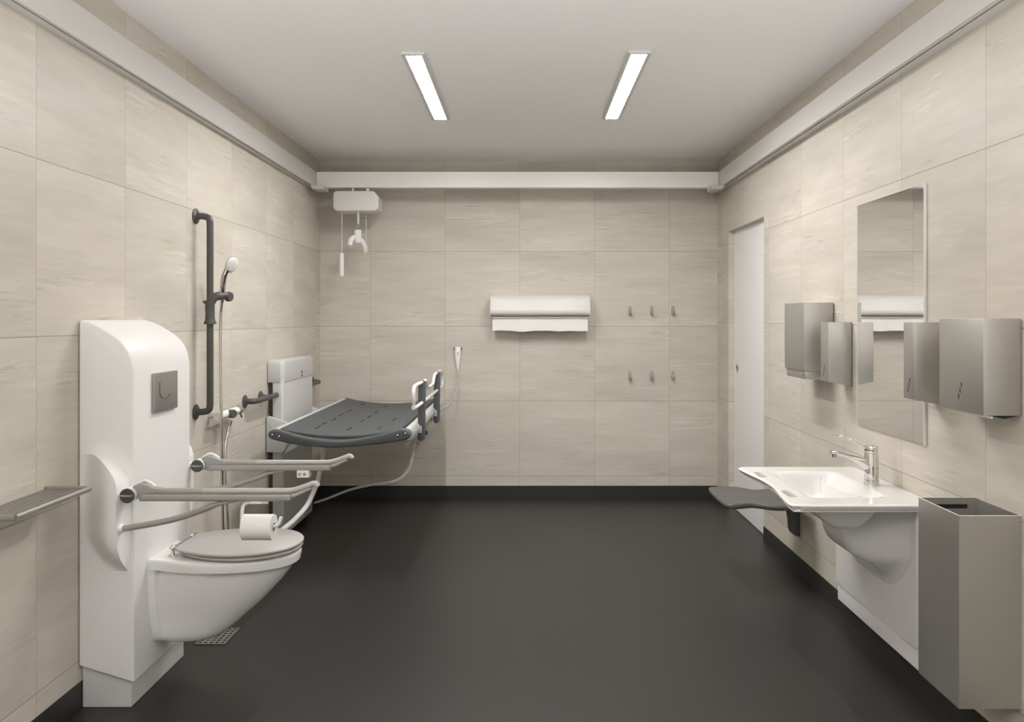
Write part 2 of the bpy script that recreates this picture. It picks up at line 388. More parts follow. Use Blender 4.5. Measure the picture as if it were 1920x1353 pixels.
def lid_outline(Xf, Xb, w, wb, z, n=16):
    Xm = Xb + .5 * (Xf - Xb); half = [(Xb, 0), (Xb, wb * .8), (Xb + .003, wb * .93), (Xb + .012, wb)]
    for k in range(1, 8):
        t = k / 7; half.append((Xb + .014 + (Xm - Xb - .014) * t, wb + (w - wb) * math.sin(t * PI / 2) ** .9))
    for k in range(1, n + 1):
        a = PI / 2 * k / n; half.append((Xm + (Xf - Xm) * math.sin(a) ** .94, w * max(math.cos(a), 0) ** .94))
    return [Vector((x, TC - y, z)) for x, y in half] + [Vector((x, TC + y, z)) for x, y in reversed(half[1:-1])]
def slab(Xf, Xb, w, wb, z0, z1, e=.004):
    return MB().rings([lid_outline(Xf - e, Xb + e, w - e, wb - e, z0), lid_outline(Xf, Xb, w, wb, z0 + e), lid_outline(Xf, Xb, w, wb, z1 - e), lid_outline(Xf - e, Xb + e, w - e, wb - e, z1)])
finish('toilet_seat', slab(-.893, -1.335, .192, .108, .5275, .541), 'grey_lid', toilet, angle=50)
finish('toilet_lid', slab(-.890, -1.355, .199, .114, .5445, .557), 'grey_lid', toilet, angle=50)
for s_ in (-1, 1):
    y = TC + s_ * .085
    h_ = MB().lathe((-1.368, y, .521), (0, 0, 1), [(0, .017), (.004, .017), (.005, .007), (.03, .007)], 20)
    h_.ball((-1.368, y, .552), .013, .016, .010)
    finish('hinge', h_, 'chrome', toilet)
finish('hinge_rod', MB().cyl((-1.366, TC - .085, .551), (-1.366, TC + .13, .551), .005, seg=12), 'chrome', toilet)

# fairing bumps on both flanks of the housing that carry the support arms
def bump(yface, sgn):
    NX, NZ = 24, 44; X0, X1, XE, ZB = -1.632, -1.461, -1.586, .512
    ss = lambda q: max(0, min(1, q)) ** 2 * (3 - 2 * max(0, min(1, q)))
    vs = []; fs = []; q = lambda i, j: i * (NZ + 1) + j
    for i in range(NX + 1):
        x = X0 + (X1 - X0) * i / NX
        u = max(0, (x - XE) / (X1 - XE))
        zt = .845 + .100 * (1 - u ** 2.4) ** .75
        for j in range(NZ + 1):
            z = ZB + (zt - ZB) * j / NZ
            lo = 1 - min(1, max(0, (z - ZB) / .16)); xs = X0 + .105 * lo ** 1.6
            d = .085 * ss((x - xs) / max(.02, .15 - .05 * lo)) * (1 - lo ** 2.2)
            vs.append(Vector((x, yface + sgn * (d - .0005 * (d < 1e-5)), z)))
    for i in range(NX):
        for j in range(NZ): fs.append((q(i, j), q(i + 1, j), q(i + 1, j + 1), q(i, j + 1)))
    rim = [q(i, NZ) for i in range(NX + 1)] + [q(NX, j) for j in range(NZ - 1, -1, -1)]
    prev = rim; K = 5
    for k in range(1, K + 1):          # rounded shoulder back to the housing flank
        t = k / K; row = []
        for a_ in rim:
            p = vs[a_].copy(); full = abs(p.y - yface); p.y = yface + sgn * (full * (1 - t) - .001 * t)
            fl = .012 * (t ** 3) * min(1, full / .05)
            if p.x > XE: p.z += fl * (1 if a_ % (NZ + 1) == NZ else 0)
            if abs(p.x - X1) < 1e-6: p.x += fl
            row.append(len(vs)); vs.append(p)
        for m_ in range(len(rim) - 1): fs.append((prev[m_], prev[m_ + 1], row[m_ + 1], row[m_]))
        prev = row
    return MB().add(vs, fs)
finish('arm_bracket', bump(2.95, -1), 'white', toilet, angle=35)
finish('arm_bracket', bump(3.45, 1), 'white', toilet, angle=35)

# ------------------------------------------------------------------ hinged support arms
def support_arm(yd, label, controls, X0=-1.425):
    ZA = .806; ya = yd + .035
    t = thing('support_arm', label, 'support arm', (X0, ya, ZA), 'fold-down support arms beside the toilet')
    finish('hub', MB().lathe((X0, yd + .003, ZA), (0, 1, 0), [(0, .021), (.002, .0255), (.05, .0265), (.066, .024), (.067, 0)], 32), 'white', t, angle=30)
    cp = finish('end_cap', MB().lathe((X0, yd + .004, ZA), (0, -1, 0), [(0, .0262), (.004, .0262), (.006, .025), (.006, 0)], 32), 'cap', t, angle=30)
    finish('lettering', text_mb('PRESSALIT', .0098, (X0, yd - .0022, ZA), (1, 0, 0), (0, 0, 1)), 'white', cp, fixn=False)
    finish('bracket_pin', MB().cyl((X0 - .06, yd + .046, ZA - .004), (X0, yd + .046, ZA - .004), .014, seg=16), 'white', t)
    # grey clip that grips the tube
    cl = [(X0 - .004, ZA + .030), (X0 + .018, ZA + .040), (X0 + .045, ZA + .036), (X0 + .075, ZA + .022), (X0 + .098, ZA + .0205), (X0 + .085, ZA + .010), (X0 + .05, ZA + .006), (X0 + .052, ZA - .025), (X0 + .02, ZA - .025), (X0 + .012, ZA + .01)]
    cl = [(x + .012, z) for x, z in cl]
    finish('clip', MB().prism(cl, 'y', ya - .012, ya + .022), 'clip', t, bevel=.004)
    finish('hub_wing', MB().tube(catmull([(X0 + .005, ya + .012, ZA + .026), (X0 + .035, ya + .016, ZA + .044), (X0 + .062, ya + .016, ZA + .036), (X0 + .08, ya + .012, ZA + .022)], 6), .006, 12), 'white', t)
    # lower profile
    finish('lower_tube', MB().prism(rrect(ya - .017, ya + .017, ZA - .025, ZA + .002, .009), 'x', X0 + .045, -.845), 'armgrey', t, bevel=.001, bseg=1, angle=25)
    # upper tube
    finish('upper_tube', MB().tube([(X0 + .06, ya, ZA + .009), (-1.10, ya, ZA + .009)], .0125, 16), 'armgrey', t)
    pa = catmull([(-1.165, ya, ZA + .0105), (-1.0, ya, ZA + .0105), (-.9, ya, ZA + .0105), (-.845, ya, ZA + .012), (-.80, ya, ZA + .025), (-.765, ya, ZA + .0385)], 6)
    finish('armrest_pad', MB().tube(pa, .0145, 16, ry=.0105), 'armpad', t)
    finish('grip_end', MB().tube([(-.768, ya, ZA + .037), (-.757, ya, ZA + .036), (-.750, ya, ZA + .027)], [.0145, .0145, .012], 16, ry=[.011, .011, .009]), 'armpad', t)
    sup = catmull([(-.86, ya, ZA - .008), (-.83, ya, ZA - .002), (-.80, ya, ZA + .012), (-.775, ya, ZA + .024)], 5)
    finish('grip_web', MB().tube(sup, .010, 12, ry=.009), 'armpad', t)
    br = catmull([(-1.455, ya - .008, .683), (-1.43, ya - .008, .686), (-1.36, ya - .004, .697), (-1.27, ya, .715), (-1.18, ya, .744), (-1.11, ya, .770), (-1.04, ya, .782)], 6)
    finish('brace', MB().tube(br, .010, 16, ry=[.0115] * (len(br) - 8) + [.010, .009, .008, .008, .007, .006, .006, .005]), 'armgrey', t)
    finish('brace_foot', MB().lathe((-1.463, ya - .008, .683), (1, 0, 0), [(0, .017), (.006, .016), (.012, .013), (.013, 0)], 20), 'white', t)
    if controls:
        cx0, cx1, zt = -.988, -.935, ZA - .024
        pn = finish('control_panel', MB().box(cx0, cx1, ya - .016, ya + .016, zt - .030, zt + .002), 'paper', t, bevel=.002)
        for k, xx in enumerate((-.976, -.9545)):
            c_ = Vector((xx, ya - .0165, zt - .0145)); g_ = MB()
            a0 = 100 if k == 0 else -80
            g_.tube([c_ + Vector((.0055 * math.cos(math.radians(a_)), 0, .0055 * math.sin(math.radians(a_)))) for a_ in range(a0, a0 + 341, 20)], .0009, 6)
            s2 = 1 if k == 0 else -1
            g_.add([c_ + Vector(p) for p in ((-.0035, -.001, -.001 * s2), (.0035, -.001, -.001 * s2), (0, -.001, .0045 * s2), (-.001, -.001, -.0035 * s2), (.001, -.001, -.0035 * s2), (.001, -.001, 0), (-.001, -.001, 0))], [(0, 1, 2), (3, 4, 5, 6)])
            finish('arrow_symbol', g_, 'red', pn, fixn=False)
    return t
support_arm(2.87, 'grey fold-down support arm beside the toilet, nearer the viewer, above the paper roll', False)
support_arm(3.450, 'grey fold-down support arm on the far side of the toilet, with red arrow buttons', True, -1.412)

# toilet roll and its holder under the near arm
ya = 2.905; rc = Vector((-.965, ya, .688))
hold = thing('roll_holder', 'white bent rod toilet roll holder hanging under the near support arm', 'roll holder', (-1.0, ya, .78))
pth = catmull([(-.93, ya, .776), (-.995, ya, .776), (-1.016, ya, .770), (-1.024, ya, .752), (-1.026, ya, .715), (-1.024, ya, .698), (-1.012, ya, .690), (-.98, ya, .688), (-.92, ya, .688), (-.897, ya, .693), (-.888, ya, .708), (-.884, ya, .722)], 5)
finish('rod', MB().tube(pth, .0065, 12), 'white', hold)
finish('clamp', MB().box(-.99, -.95, ya - .014, ya + .014, .772, .7815), 'white', hold, bevel=.002)
roll = thing('toilet_roll', 'white toilet paper roll on the rod below the near support arm', 'toilet roll', rc - Vector((0, 0, .045)))
Rr = []
for x, q in ((-1.018, .016), (-1.018, .046), (-.910, .046), (-.910, .016)):
    Rr.append([Vector((x, ya + q * math.cos(2 * PI * k / 40), .686 + q * math.sin(2 * PI * k / 40))) for k in range(40)])
finish('paper', MB().rings(Rr, closed=True), 'paper', roll, angle=40)
Rr = []
for x, q in ((-1.0185, .0145), (-1.0185, .0160), (-.9095, .0160), (-.9095, .0145)):
    Rr.append([Vector((x, ya + q * math.cos(2 * PI * k / 24), .686 + q * math.sin(2 * PI * k / 24))) for k in range(24)])
finish('core', MB().rings(Rr, closed=True), 'clip', roll, angle=40)

# ------------------------------------------------------------------ floor drain
dx0, dx1, dy0, dy1 = -1.463, -1.324, 3.541, 3.736
dr = thing('floor_drain', 'small square steel floor drain grate beneath the toilet bowl', 'floor drain', ((dx0 + dx1) / 2, (dy0 + dy1) / 2, 0))
finish('pit', MB().box(dx0, dx1, dy0, dy1, .0003, .0012), 'black', dr)
g_ = MB(); nx, ny = 5, 7; ix0, ix1, iy0, iy1 = dx0 + .008, dx1 - .008, dy0 + .008, dy1 - .008
cw, ch = (ix1 - ix0) / nx, (iy1 - iy0) / ny; hw = .0068
for i in range(nx):
    for j in range(ny):
        a0, a1, b0, b1 = ix0 + i * cw, ix0 + (i + 1) * cw, iy0 + j * ch, iy0 + (j + 1) * ch
        mx, my = (a0 + a1) / 2, (b0 + b1) / 2
        g_.box(a0, mx - hw, b0, b1, .0015, .0035).box(mx + hw, a1, b0, b1, .0015, .0035).box(mx - hw, mx + hw, b0, my - hw, .0015, .0035).box(mx - hw, mx + hw, my + hw, b1, .0015, .0035)
finish('grate', g_, 'shelf', dr)
g_ = MB().box(dx0 + .002, dx0 + .0055, dy0 + .002, dy1 - .002, .0015, .004).box(dx1 - .0055, dx1 - .002, dy0 + .002, dy1 - .002, .0015, .004)
g_.box(dx0 + .0055, dx1 - .0055, dy0 + .002, dy0 + .0055, .0015, .004).box(dx0 + .0055, dx1 - .0055, dy1 - .0055, dy1 - .002, .0015, .004)
finish('rim', g_, 'shelf', dr)

# ------------------------------------------------------------------ wall shelf (left edge)
sh = thing('wall_shelf', 'slatted grey metal shelf on the left wall, cut off by the photo edge', 'shelf', (XL + .07, 2.5, .855))
zS, xS, yS0, yS1 = .857, -1.499, 2.355, 2.755
finish('end_bar', MB().prism(rrect(yS1 - .014, yS1 + .008, zS - .010, zS + .008, .006), 'x', XL + .001, xS + .004), 'shelf', sh, angle=30)
finish('end_bar', MB().prism(rrect(yS0 - .006, yS0 + .014, zS - .012, zS + .006, .006), 'x', XL + .001, xS + .004), 'shelf', sh, angle=30)
finish('front_tube', MB().cyl((xS + .002, yS0, zS - .001), (xS + .002, yS1, zS - .001), .0095, seg=20), 'shelf', sh)
sl = MB()
for k in range(8):
    xx = XL + .006 + k * .0165
    sl.box(xx, xx + .0115, yS0 + .012, yS1 - .012, zS - .003, zS + .001)
finish('slats', sl, 'shelf', sh)

# ------------------------------------------------------------------ vertical grab bar
def flange(mb, p, n, r=.038):
    mb.lathe(p, n, [(0, r * .96), (.002, r), (.006, r), (.009, r * .9), (.010, r * .55), (.011, r * .5), (.022, r * .45)], 28)
xb_ = -1.571
vg = thing('grab_bar', 'tall vertical dark grey grab bar with shower bracket on the left wall', 'grab bar', (XL, 4.0, .975), 'dark grey grab bars')
pth = [(XL + .012, 4.0, 1.95)] + catmull([(XL + .035, 4.0, 1.95), (xb_ - .014, 4.0, 1.945), (xb_ - .002, 4.0, 1.93), (xb_, 4.0, 1.905)], 5) + catmull([(xb_, 4.0, 1.02), (xb_ - .002, 4.0, .995), (xb_ - .014, 4.0, .980), (XL + .035, 4.0, .975)], 5) + [(XL + .012, 4.0, .975)]
finish('bar', MB().tube(pth, .0165, 20, up=(0, 1, 0)), 'barDark', vg)
for z in (1.95, .975):
    f_ = MB(); flange(f_, (XL + .0005, 4.0, z), (1, 0, 0)); finish('flange', f_, 'barDark', vg)
sl_ = MB().lathe((xb_, 4.0, 1.412), (0, 0, 1), [(0, .0175), (0, .030), (.006, .0305), (.018, .025), (.035, .0225), (.09, .0225), (.112, .021), (.118, .0175)], 24)
finish('sliding_collar', sl_, 'barDark', vg)
ar = catmull([(xb_ - .002, 4.0, 1.478), (xb_ + .002, 4.0, 1.515), (xb_ + .02, 4.015, 1.548), (xb_ + .05, 4.05, 1.556), (xb_ + .062, 4.065, 1.556)], 6)
finish('shower_bracket', MB().tube(ar, [.0225] * 6 + [.0215] * 10 + [.017] * 9, 16).tube([(xb_ - .032, 3.99, 1.525), (xb_, 4.0, 1.515)], [.004, .02], 10), 'barDark', vg)
hp = Vector((xb_ + .068, 4.075, 1.552))
finish('holder_ring', MB().lathe(hp + Vector((-.012, 0, 0)), (1, -.25, -.1), [(0, .012), (0, .024), (.012, .026), (.024, .022), (.024, .012)], 24), 'barDark', vg)

# hand shower, hose, mixer
hs = thing('hand_shower', 'chrome hand shower with white spray face, held on the vertical grab bar', 'shower', (hp.x, hp.y, 1.5))
hx = P(434, 496, 4.1); base_ = P(416, 567, 4.12)
hpth = catmull([base_, P(417, 550, 4.11), P(418, 532, 4.1), P(421, 515, 4.09), P(427, 501, 4.09)], 6)
finish('handle', MB().tube(hpth, [.0095 + .0055 * min(1, i / 10) for i in range(len(hpth))], 16), 'chrome', hs)
nrm = Vector((.86, -.36, -.30)).normalized()
finish('head', MB().lathe(hx - nrm * .018, nrm, [(0, .012), (.005, .032), (.014, .042), (.020, .043)], 28), 'chrome', hs)
face = MB().lathe(hx, nrm, [(0, .0415), (.006, .040), (.010, .034), (.012, .02), (.0125, 0)], 28)
u_ = nrm.orthogonal().normalized(); w_ = nrm.cross(u_)
for rr, nn in ((.008, 6), (.016, 12), (.024, 18), (.031, 22)):
    for k in range(nn):
        a_ = 2 * PI * k / nn
        q_ = hx + nrm * (.0125 - .0000 - (rr / .034) ** 2 * .003) + (u_ * math.cos(a_) + w_ * math.sin(a_)) * rr
        face.cyl(q_ - nrm * .001, q_ + nrm * .0008, .0011, seg=6, mi=1)
finish('spray_face', face, ['shower', 'clip'], hs)
mx_ = Vector((-1.585, 4.27, .935))
hose = catmull([base_, P(413.5, 600, 4.13), P(413, 680, 4.13), P(415, 780, 4.13), P(416, 880, 4.14), P(417, 960, 4.15), P(419, 1000, 4.16), P(423, 1012, 4.18), P(427, 1000, 4.2), P(425, 950, 4.2), P(422, 880, 4.2), P(423, 830, 4.22), P(428, 805, 4.26), Vector((-1.565, 4.27, .90))], 8)
finish('hose', MB().tube(hose, .0078, 12), 'chrome', hs)
mx = thing('shower_mixer', 'white and grey thermostatic shower mixer on the left wall under the hand shower', 'shower mixer', (XL, 4.27, .935))
finish('body', MB().tube([(-1.585, 4.13, .935), (-1.585, 4.41, .935)], .021, 24, up=(0, 0, 1)), 'white', mx)
finish('control_knob', MB().lathe((-1.575, 4.27, .935), (1, -.5, 0), [(0, .022), (.03, .023), (.036, .02), (.036, 0)], 24), 'dark', mx, angle=30)
finish('end_knob', MB().lathe((-1.585, 4.405, .935), (0, 1, 0), [(0, .021), (.03, .024), (.05, .022), (.051, 0)], 24), 'chrome', mx, angle=30)
finish('lever', MB().tube([(-1.575, 4.42, .93), (-1.56, 4.42, .895)], .005, 10), 'dark', mx)
finish('temperature_dot', MB().ball((-1.575, 4.40, .962), .004, .004, .004, 10), 'red', mx)
for y in (4.17, 4.37): finish('wall_union', MB().cyl((XL + .001, y, .935), (-1.585, y, .935), .014, seg=16), 'chrome', mx)

# horizontal grab bar behind the bench column
hb = thing('grab_bar', 'long horizontal dark grey grab bar passing behind the changing table column', 'grab bar', (XL, 5.45, .955), 'dark grey grab bars')
z = .955
pth = [(XL + .012, 4.70, z)] + catmull([(XL + .03, 4.70, z), (XL + .048, 4.705, z), (XL + .06, 4.725, z), (XL + .062, 4.76, z)], 5) + catmull([(XL + .062, 6.12, z), (XL + .060, 6.155, z), (XL + .048, 6.178, z), (XL + .03, 6.185, z)], 5) + [(XL + .012, 6.185, z)]
# the column sits in front of the wall: keep the bar slim and close to it there
finish('bar', MB().tube(pth[:17] + [(XL + .062, 5.105, z)], .0165, 20, up=(0, 0, 1)), 'barDark', hb)
finish('bar', MB().tube([(XL + .062, 5.84, z)] + pth[17:], .0165, 20, up=(0, 0, 1)), 'barDark', hb)
for y in (4.70, 4.975, 6.185):
    f_ = MB(); flange(f_, (XL + .0005, y, z), (1, 0, 0)); finish('flange', f_, 'barDark', hb)
finish('post', MB().cyl((XL + .01, 4.975, z), (XL + .062, 4.975, z), .0135, seg=16), 'barDark', hb)

# ------------------------------------------------------------------ changing table
ct = thing('changing_table', 'grey wall-mounted adult changing table with raised guard rail and pale column', 'changing table', (-1.4, 5.4, .047))
XC = -1.543; cy0, cy1 = 5.115, 5.83
plan = [(-1.611, cy0), (XC - .012, cy0), (XC, cy0 + .012), (XC, cy1 - .012), (XC - .012, cy1), (-1.611, cy1)]
finish('column', MB().prism(plan, 'z', .047, 1.04), 'benchwhite', ct, bevel=.004)
finish('back_plate', MB().box(XL + .001, -1.611, cy0 + .03, cy1 - .03, .047, 1.10), 'dark', ct)
cap = [(XL + .004, cy0 - .003), (XC - .018, cy0 - .003), (XC + .004, cy0 + .02), (XC + .004, cy1 - .02), (XC - .018, cy1 + .003), (XL + .004, cy1 + .003)]
cv = MB(); rings_ = []
for z_, ins in ((1.032, 0), (1.150, 0), (1.162, .004), (1.170, .012), (1.175, .024)):
    cxm, cym = -1.6, (cy0 + cy1) / 2
    rings_.append([Vector((p[0] + (-.5 * ins if p[0] > -1.6 else 0), p[1] + (ins if p[1] < cym else -ins), z_)) for p in cap])
hd = finish('column_head', cv.rings(rings_), 'benchwhite', ct, bevel=.002, angle=30)
em = MB()
for s_ in (-1, 1):
    pts = [(5.53 + .019 * math.cos(a_) , 1.0615 + s_ * (.004 + .020 * math.sin(a_))) for a_ in [PI * k / 10 for k in range(11)]]
    em.prism(pts, 'x', XC + .0035, XC + .0046)
finish('emblem', em, 'dark', hd)
for y0_, y1_ in ((5.075, 5.112), (5.834, 5.871)):
    bk = [(XL + .006, .594), (XL + .006, .815), (XL + .016, .822), (-1.512, .782), (-1.505, .72), (-1.505, .63), (-1.535, .59)]
    finish('lift_bracket', MB().prism(bk, 'y', y0_, y1_), 'benchwhite', ct, bevel=.004)
fr = MB()
for y in (5.093, 5.852): fr.box(-1.515, -.67, y - .012, y + .012, .690, .718)
fr.cyl((-.69, 4.66, .712), (-.69, 6.16, .712), .011, seg=16).cyl((-1.385, 4.66, .712), (-1.385, 6.16, .712), .011, seg=16)
for y in (4.7, 5.3, 5.7, 6.05):
    fr.tube(catmull([(-1.40, y, .735), (-1.2, y, .712), (-1.03, y, .705), (-.86, y, .712), (-.66, y, .735)], 4), .009, 10)
finish('underframe', fr, 'benchwhite', ct)
for x in (-1.403, -.662):
    finish('side_tube', MB().cyl((x, 4.50, .79), (x, 6.21, .79), .033, seg=28), 'benchwhite', ct, angle=30)
# end panels: banana outline taken at the near end
ol = catmull([Vector(p) for p in ((-1.430, .792), (-1.424, .812), (-1.400, .822), (-1.362, .818), (-1.24, .786), (-1.07, .762), (-.90, .777), (-.728, .816), (-.690, .828), (-.655, .820), (-.638, .795), (-.655, .770), (-.70, .760), (-.84, .739), (-1.07, .722), (-1.26, .737), (-1.39, .764), (-1.42, .775))], 5, True)
ol = [(p.x, p.y) for p in ol]
for k, (a_, b2) in enumerate(((4.455, 4.505), (6.205, 6.255))):
    ep = finish('end_panel', MB().prism(ol, 'y', a_, b2), 'bench', ct, bevel=.012, bseg=4)
    if k == 0:
        for x, y in ((510.7, 814.4), (523.9, 817.3), (745.5, 815.6), (759.8, 812.5)):
            bo = MB(); p = P(x, y, 4.454); bo.lathe(p, (0, -1, 0), [(-.004, .009), (.001, .009), (.0015, .0065)], 16, 0); bo.lathe(p + Vector((0, -.0016, 0)), (0, -1, 0), [(0, .006), (.003, .006), (.004, .004), (.004, 0)], 16, 1)
            finish('bolt', bo, ['black', 'chrome'], ep)
# sagging surface
def sag(x): return .826 - .041 * (1 - ((x + 1.034) / .342) ** 2)
xs_ = [-1.376 + .684 * i / 24 for i in range(25)]
top = [(x, sag(x)) for x in xs_]; bot = [(x, sag(x) - .020) for x in reversed(xs_)]
mt = MB()
mt.prism(top + bot, 'y', 4.506, 6.204)
lying = finish('lying_surface', mt, 'bench', ct, bevel=.006, bseg=2, angle=50)
for (sx, sy) in ((650, 672), (900, 683), (1135, 675), (780, 608), (1000, 621), (835, 572), (1055, 587), (900, 540), (1110, 550), (1000, 491), (1187, 506), (700, 640), (1250, 610)):
    px, py = 440 + sx / 4.174, 640 + sy / 4.174
    z_ = .79
    for _ in range(6):
        Y = (EYE - z_) * F / (py - VY); X = (px - VX) * Y / F; z_ = sag(max(-1.37, min(-.70, X)))
    ln = .055
    sl = MB().prism(arc(X, Y + ln, .0055, 0, 180, 6) + arc(X, Y - ln, .0055, 180, 360, 6), 'z', z_ - .002, z_ + .0012)
    finish('drain_slot', sl, 'slot', lying)
# guard rail
XG = -.62
gp = [(4.52, .939), (4.46, .96), (4.445, 1.01), (4.46, 1.048), (4.53, 1.062), (4.81, 1.058), (4.97, 1.056), (5.05, 1.035), (5.10, 1.003), (5.24, .999), (5.38, 1.003), (5.44, 1.035), (5.50, 1.058), (5.66, 1.060), (5.86, 1.058), (5.95, 1.04), (5.98, 1.0), (5.965, .955), (5.9, .939), (5.3, .937)]
gr = finish('guard_rail', MB().tube(catmull([Vector((XG, a_, b2)) for a_, b2 in gp], 5, True), .0105, 12, closed=True), 'railbar', ct)
for y in (4.815, 5.635):
    st = [(p[0], p[1]) for p in arc(XG, 1.050, .021, 0, 180, 10) + arc(XG - .004, .728, .021, 180, 360, 10)]
    finish('guard_stile', MB().prism(st, 'y', y - .014, y + .03), 'bench', ct, bevel=.004)
for y in (4.80, 5.62): finish('guard_clamp', MB().box(XG - .03, XG + .002, y, y + .04, .755, .80), 'benchwhite', ct, bevel=.004)
finish('latch_knob', MB().ball((-.645, 5.17, .705), .016, .02, .016, 12), 'black', ct)
# drain hose down to the floor drain
dh = catmull([P(607.4, 826, 4.78), P(607.2, 840, 4.76), P(605, 861, 4.74), P(600, 882.5, 4.70), P(595, 903.6, 4.63), P(584, 931, 4.5), P(573, 951, 4.38), P(551, 975, 4.2), P(527, 996, 4.0), P(500, 1024, 3.87), P(468, 1080, 3.76), Vector((-1.40, 3.70, .12)), Vector((-1.415, 3.68, .0042))], 7)
finish('drain_hose', MB().tube(dh, .0135, 16), 'benchwhite', ct)

# remote control with coiled cable
def coil(path, amp, pitch, r, seg=6, per=9):
    path = catmull(path, 30); L = [0]
    for i in range(1, len(path)): L.append(L[-1] + (path[i] - path[i - 1]).length)
    tot = L[-1]; n = int(tot / pitch * per); out = []; j = 0
    u = None
    for k in range(n + 1):
        d = tot * k / n
        while j < len(L) - 2 and L[j + 1] < d: j += 1
        t = (d - L[j]) / max(1e-9, L[j + 1] - L[j]); p = path[j].lerp(path[j + 1], t); T_ = (path[j + 1] - path[j]).normalized()
        if u is None: u = T_.orthogonal().normalized()
        u = (u - T_ * u.dot(T_)).normalized(); w = T_.cross(u); a_ = 2 * PI * k / per
        out.append(p + (u * math.cos(a_) + w * math.sin(a_)) * amp)
    return MB().tube(out, r, seg)
rc_ = thing('remote_control', 'white remote handset with two red buttons hanging on the back wall, coiled cable', 'remote control', (-.54, 6.42, 1.05))
zt = P(0, 650, 6.42).z; xh = P(858.4, 0, 6.41).x
hb_ = MB(); rr_ = []
for z_, w, d in ((zt, .019, .008), (zt - .005, .0235, .012), (zt - .07, .0235, .013), (zt - .10, .020, .013), (zt - .14, .014, .010), (zt - .162, .011, .009), (zt - .175, .006, .006), (zt - .19, .005, .005)):
    rr_.append([Vector((xh + w * (abs(math.cos(a_)) ** .6) * math.copysign(1, math.cos(a_)), 6.415 + d * (abs(math.sin(a_)) ** .6) * math.copysign(1, math.sin(a_)), z_)) for a_ in [2 * PI * k / 24 for k in range(24)]])
finish('handset', hb_.rings(rr_), 'white', rc_)
finish('button', MB().lathe((xh, 6.404, zt - .045), (0, -1, 0), [(0, .0045), (.0025, .0045), (.003, 0)], 14), 'red', rc_)
finish('button', MB().lathe((xh, 6.404, zt - .062), (0, -1, 0), [(0, .0045), (.0025, .0045), (.003, 0)], 14), 'red', rc_)
finish('wall_hook', MB().box(xh - .032, xh + .032, 6.428, 6.4395, zt - .022, zt - .010).box(xh - .032, xh - .026, 6.415, 6.43, zt - .022, zt - .006).box(xh + .026, xh + .032, 6.415, 6.43, zt - .022, zt - .006), 'dark', rc_)
finish('coiled_cable', coil([Vector((xh, 6.415, zt - .19)), P(859, 712, 6.39), P(856, 734, 6.32), P(846, 752, 6.24), P(834, 764, 6.18), P(822, 774, 6.10)], .0062, .0135, .0024), 'cable', rc_)
finish('lower_cable', coil([P(779, 818, 4.82), P(777.5, 832, 4.83), P(773, 856, 4.87), P(765, 882, 4.97), P(746.7, 899, 5.12), P(722, 905, 5.25), P(696, 908.5, 5.37), P(655.6, 918, 5.56), P(612.5, 934.7, 5.76), P(590, 942, 5.84)], .0062, .0135, .0024), 'cable', rc_)

# ------------------------------------------------------------------ couch roll dispenser on the back wall
cr = thing('paper_roll_dispenser', 'wide white couch roll dispenser with hanging paper on the back wall', 'paper dispenser', (.115, 6.36, 1.34))
X0, X1 = -.276, .508
pr = [(6.438, 1.622), (6.33, 1.622), (6.305, 1.60), (6.288, 1.56), (6.278, 1.525), (6.272, 1.50), (6.278, 1.475), (6.30, 1.462), (6.438, 1.458)]
pr = [(p.x, p.y) for p in catmull([Vector(p) for p in pr[1:-1]], 4)]
pr = [(6.438, 1.622)] + pr + [(6.438, 1.458)]
finish('cover', MB().prism(pr, 'x', X0 + .012, X1 - .012), 'white2', cr, bevel=.003, angle=30)
pe = [(6.438, 1.615)] + [(y + (-.001), z) for y, z in pr[3:-3]] + [(6.438, 1.445)]
for xa in (X0, X1 - .013): finish('end_cap', MB().prism(pe, 'x', xa, xa + .013), 'white2', cr, bevel=.003, angle=30)
finish('lower_lip', MB().box(X0 + .012, X1 - .012, 6.315, 6.437, 1.441, 1.4575), 'plinth', cr, bevel=.003)
pp = MB(); cols = []
n = 40
for i in range(n + 1):
    x = -.259 + .752 * i / n; wv = .0025 * math.sin(i * .33) + .0015 * math.sin(i * .8 + 1)
    cols.append([Vector((x, 6.325 + .6 * wv, 1.4405)), Vector((x, 6.324 + .8 * wv, 1.40)), Vector((x, 6.322 + wv, 1.342 + .003 * math.sin(i * .42) + wv)), Vector((x, 6.3235 + wv, 1.342 + .003 * math.sin(i * .42) + wv)), Vector((x, 6.3255 + .8 * wv, 1.40)), Vector((x, 6.3265 + .6 * wv, 1.4405))])
finish('hanging_paper', MB().rings(cols), 'paper', cr)

# ------------------------------------------------------------------ wall hooks
def hook(x, z, label):
    p = P(x, z, YB); t = tag(D.objects.new('wall_hook', None), label, 'hook', 'small steel wall hooks'); C.objects.link(t)
    t.location = (p.x, YB - .001, p.z); OFF[t.name] = Vector(t.location)
    X, Z = p.x, p.z
    finish('back_plate', MB().prism(rrect(X - .012, X + .012, Z - .038, Z + .038, .011), 'y', YB - .006, YB - .001), 'hook', t, bevel=.001, bseg=1)
    finish('peg', MB().tube(catmull([(X, YB - .005, Z + .02), (X, YB - .02, Z - .018), (X, YB - .04, Z - .03), (X, YB - .052, Z - .018), (X, YB - .054, Z - .004)], 5), .008, 10), 'hook', t)
for row, zz in (('upper', 582), ('lower', 704)):
    for nm, xx in (('leftmost', 1181), ('middle', 1221.5), ('rightmost', 1261.5)):
        hook(xx, zz, '%s hook in the %s row of three small steel hooks on the back wall' % (nm, row))

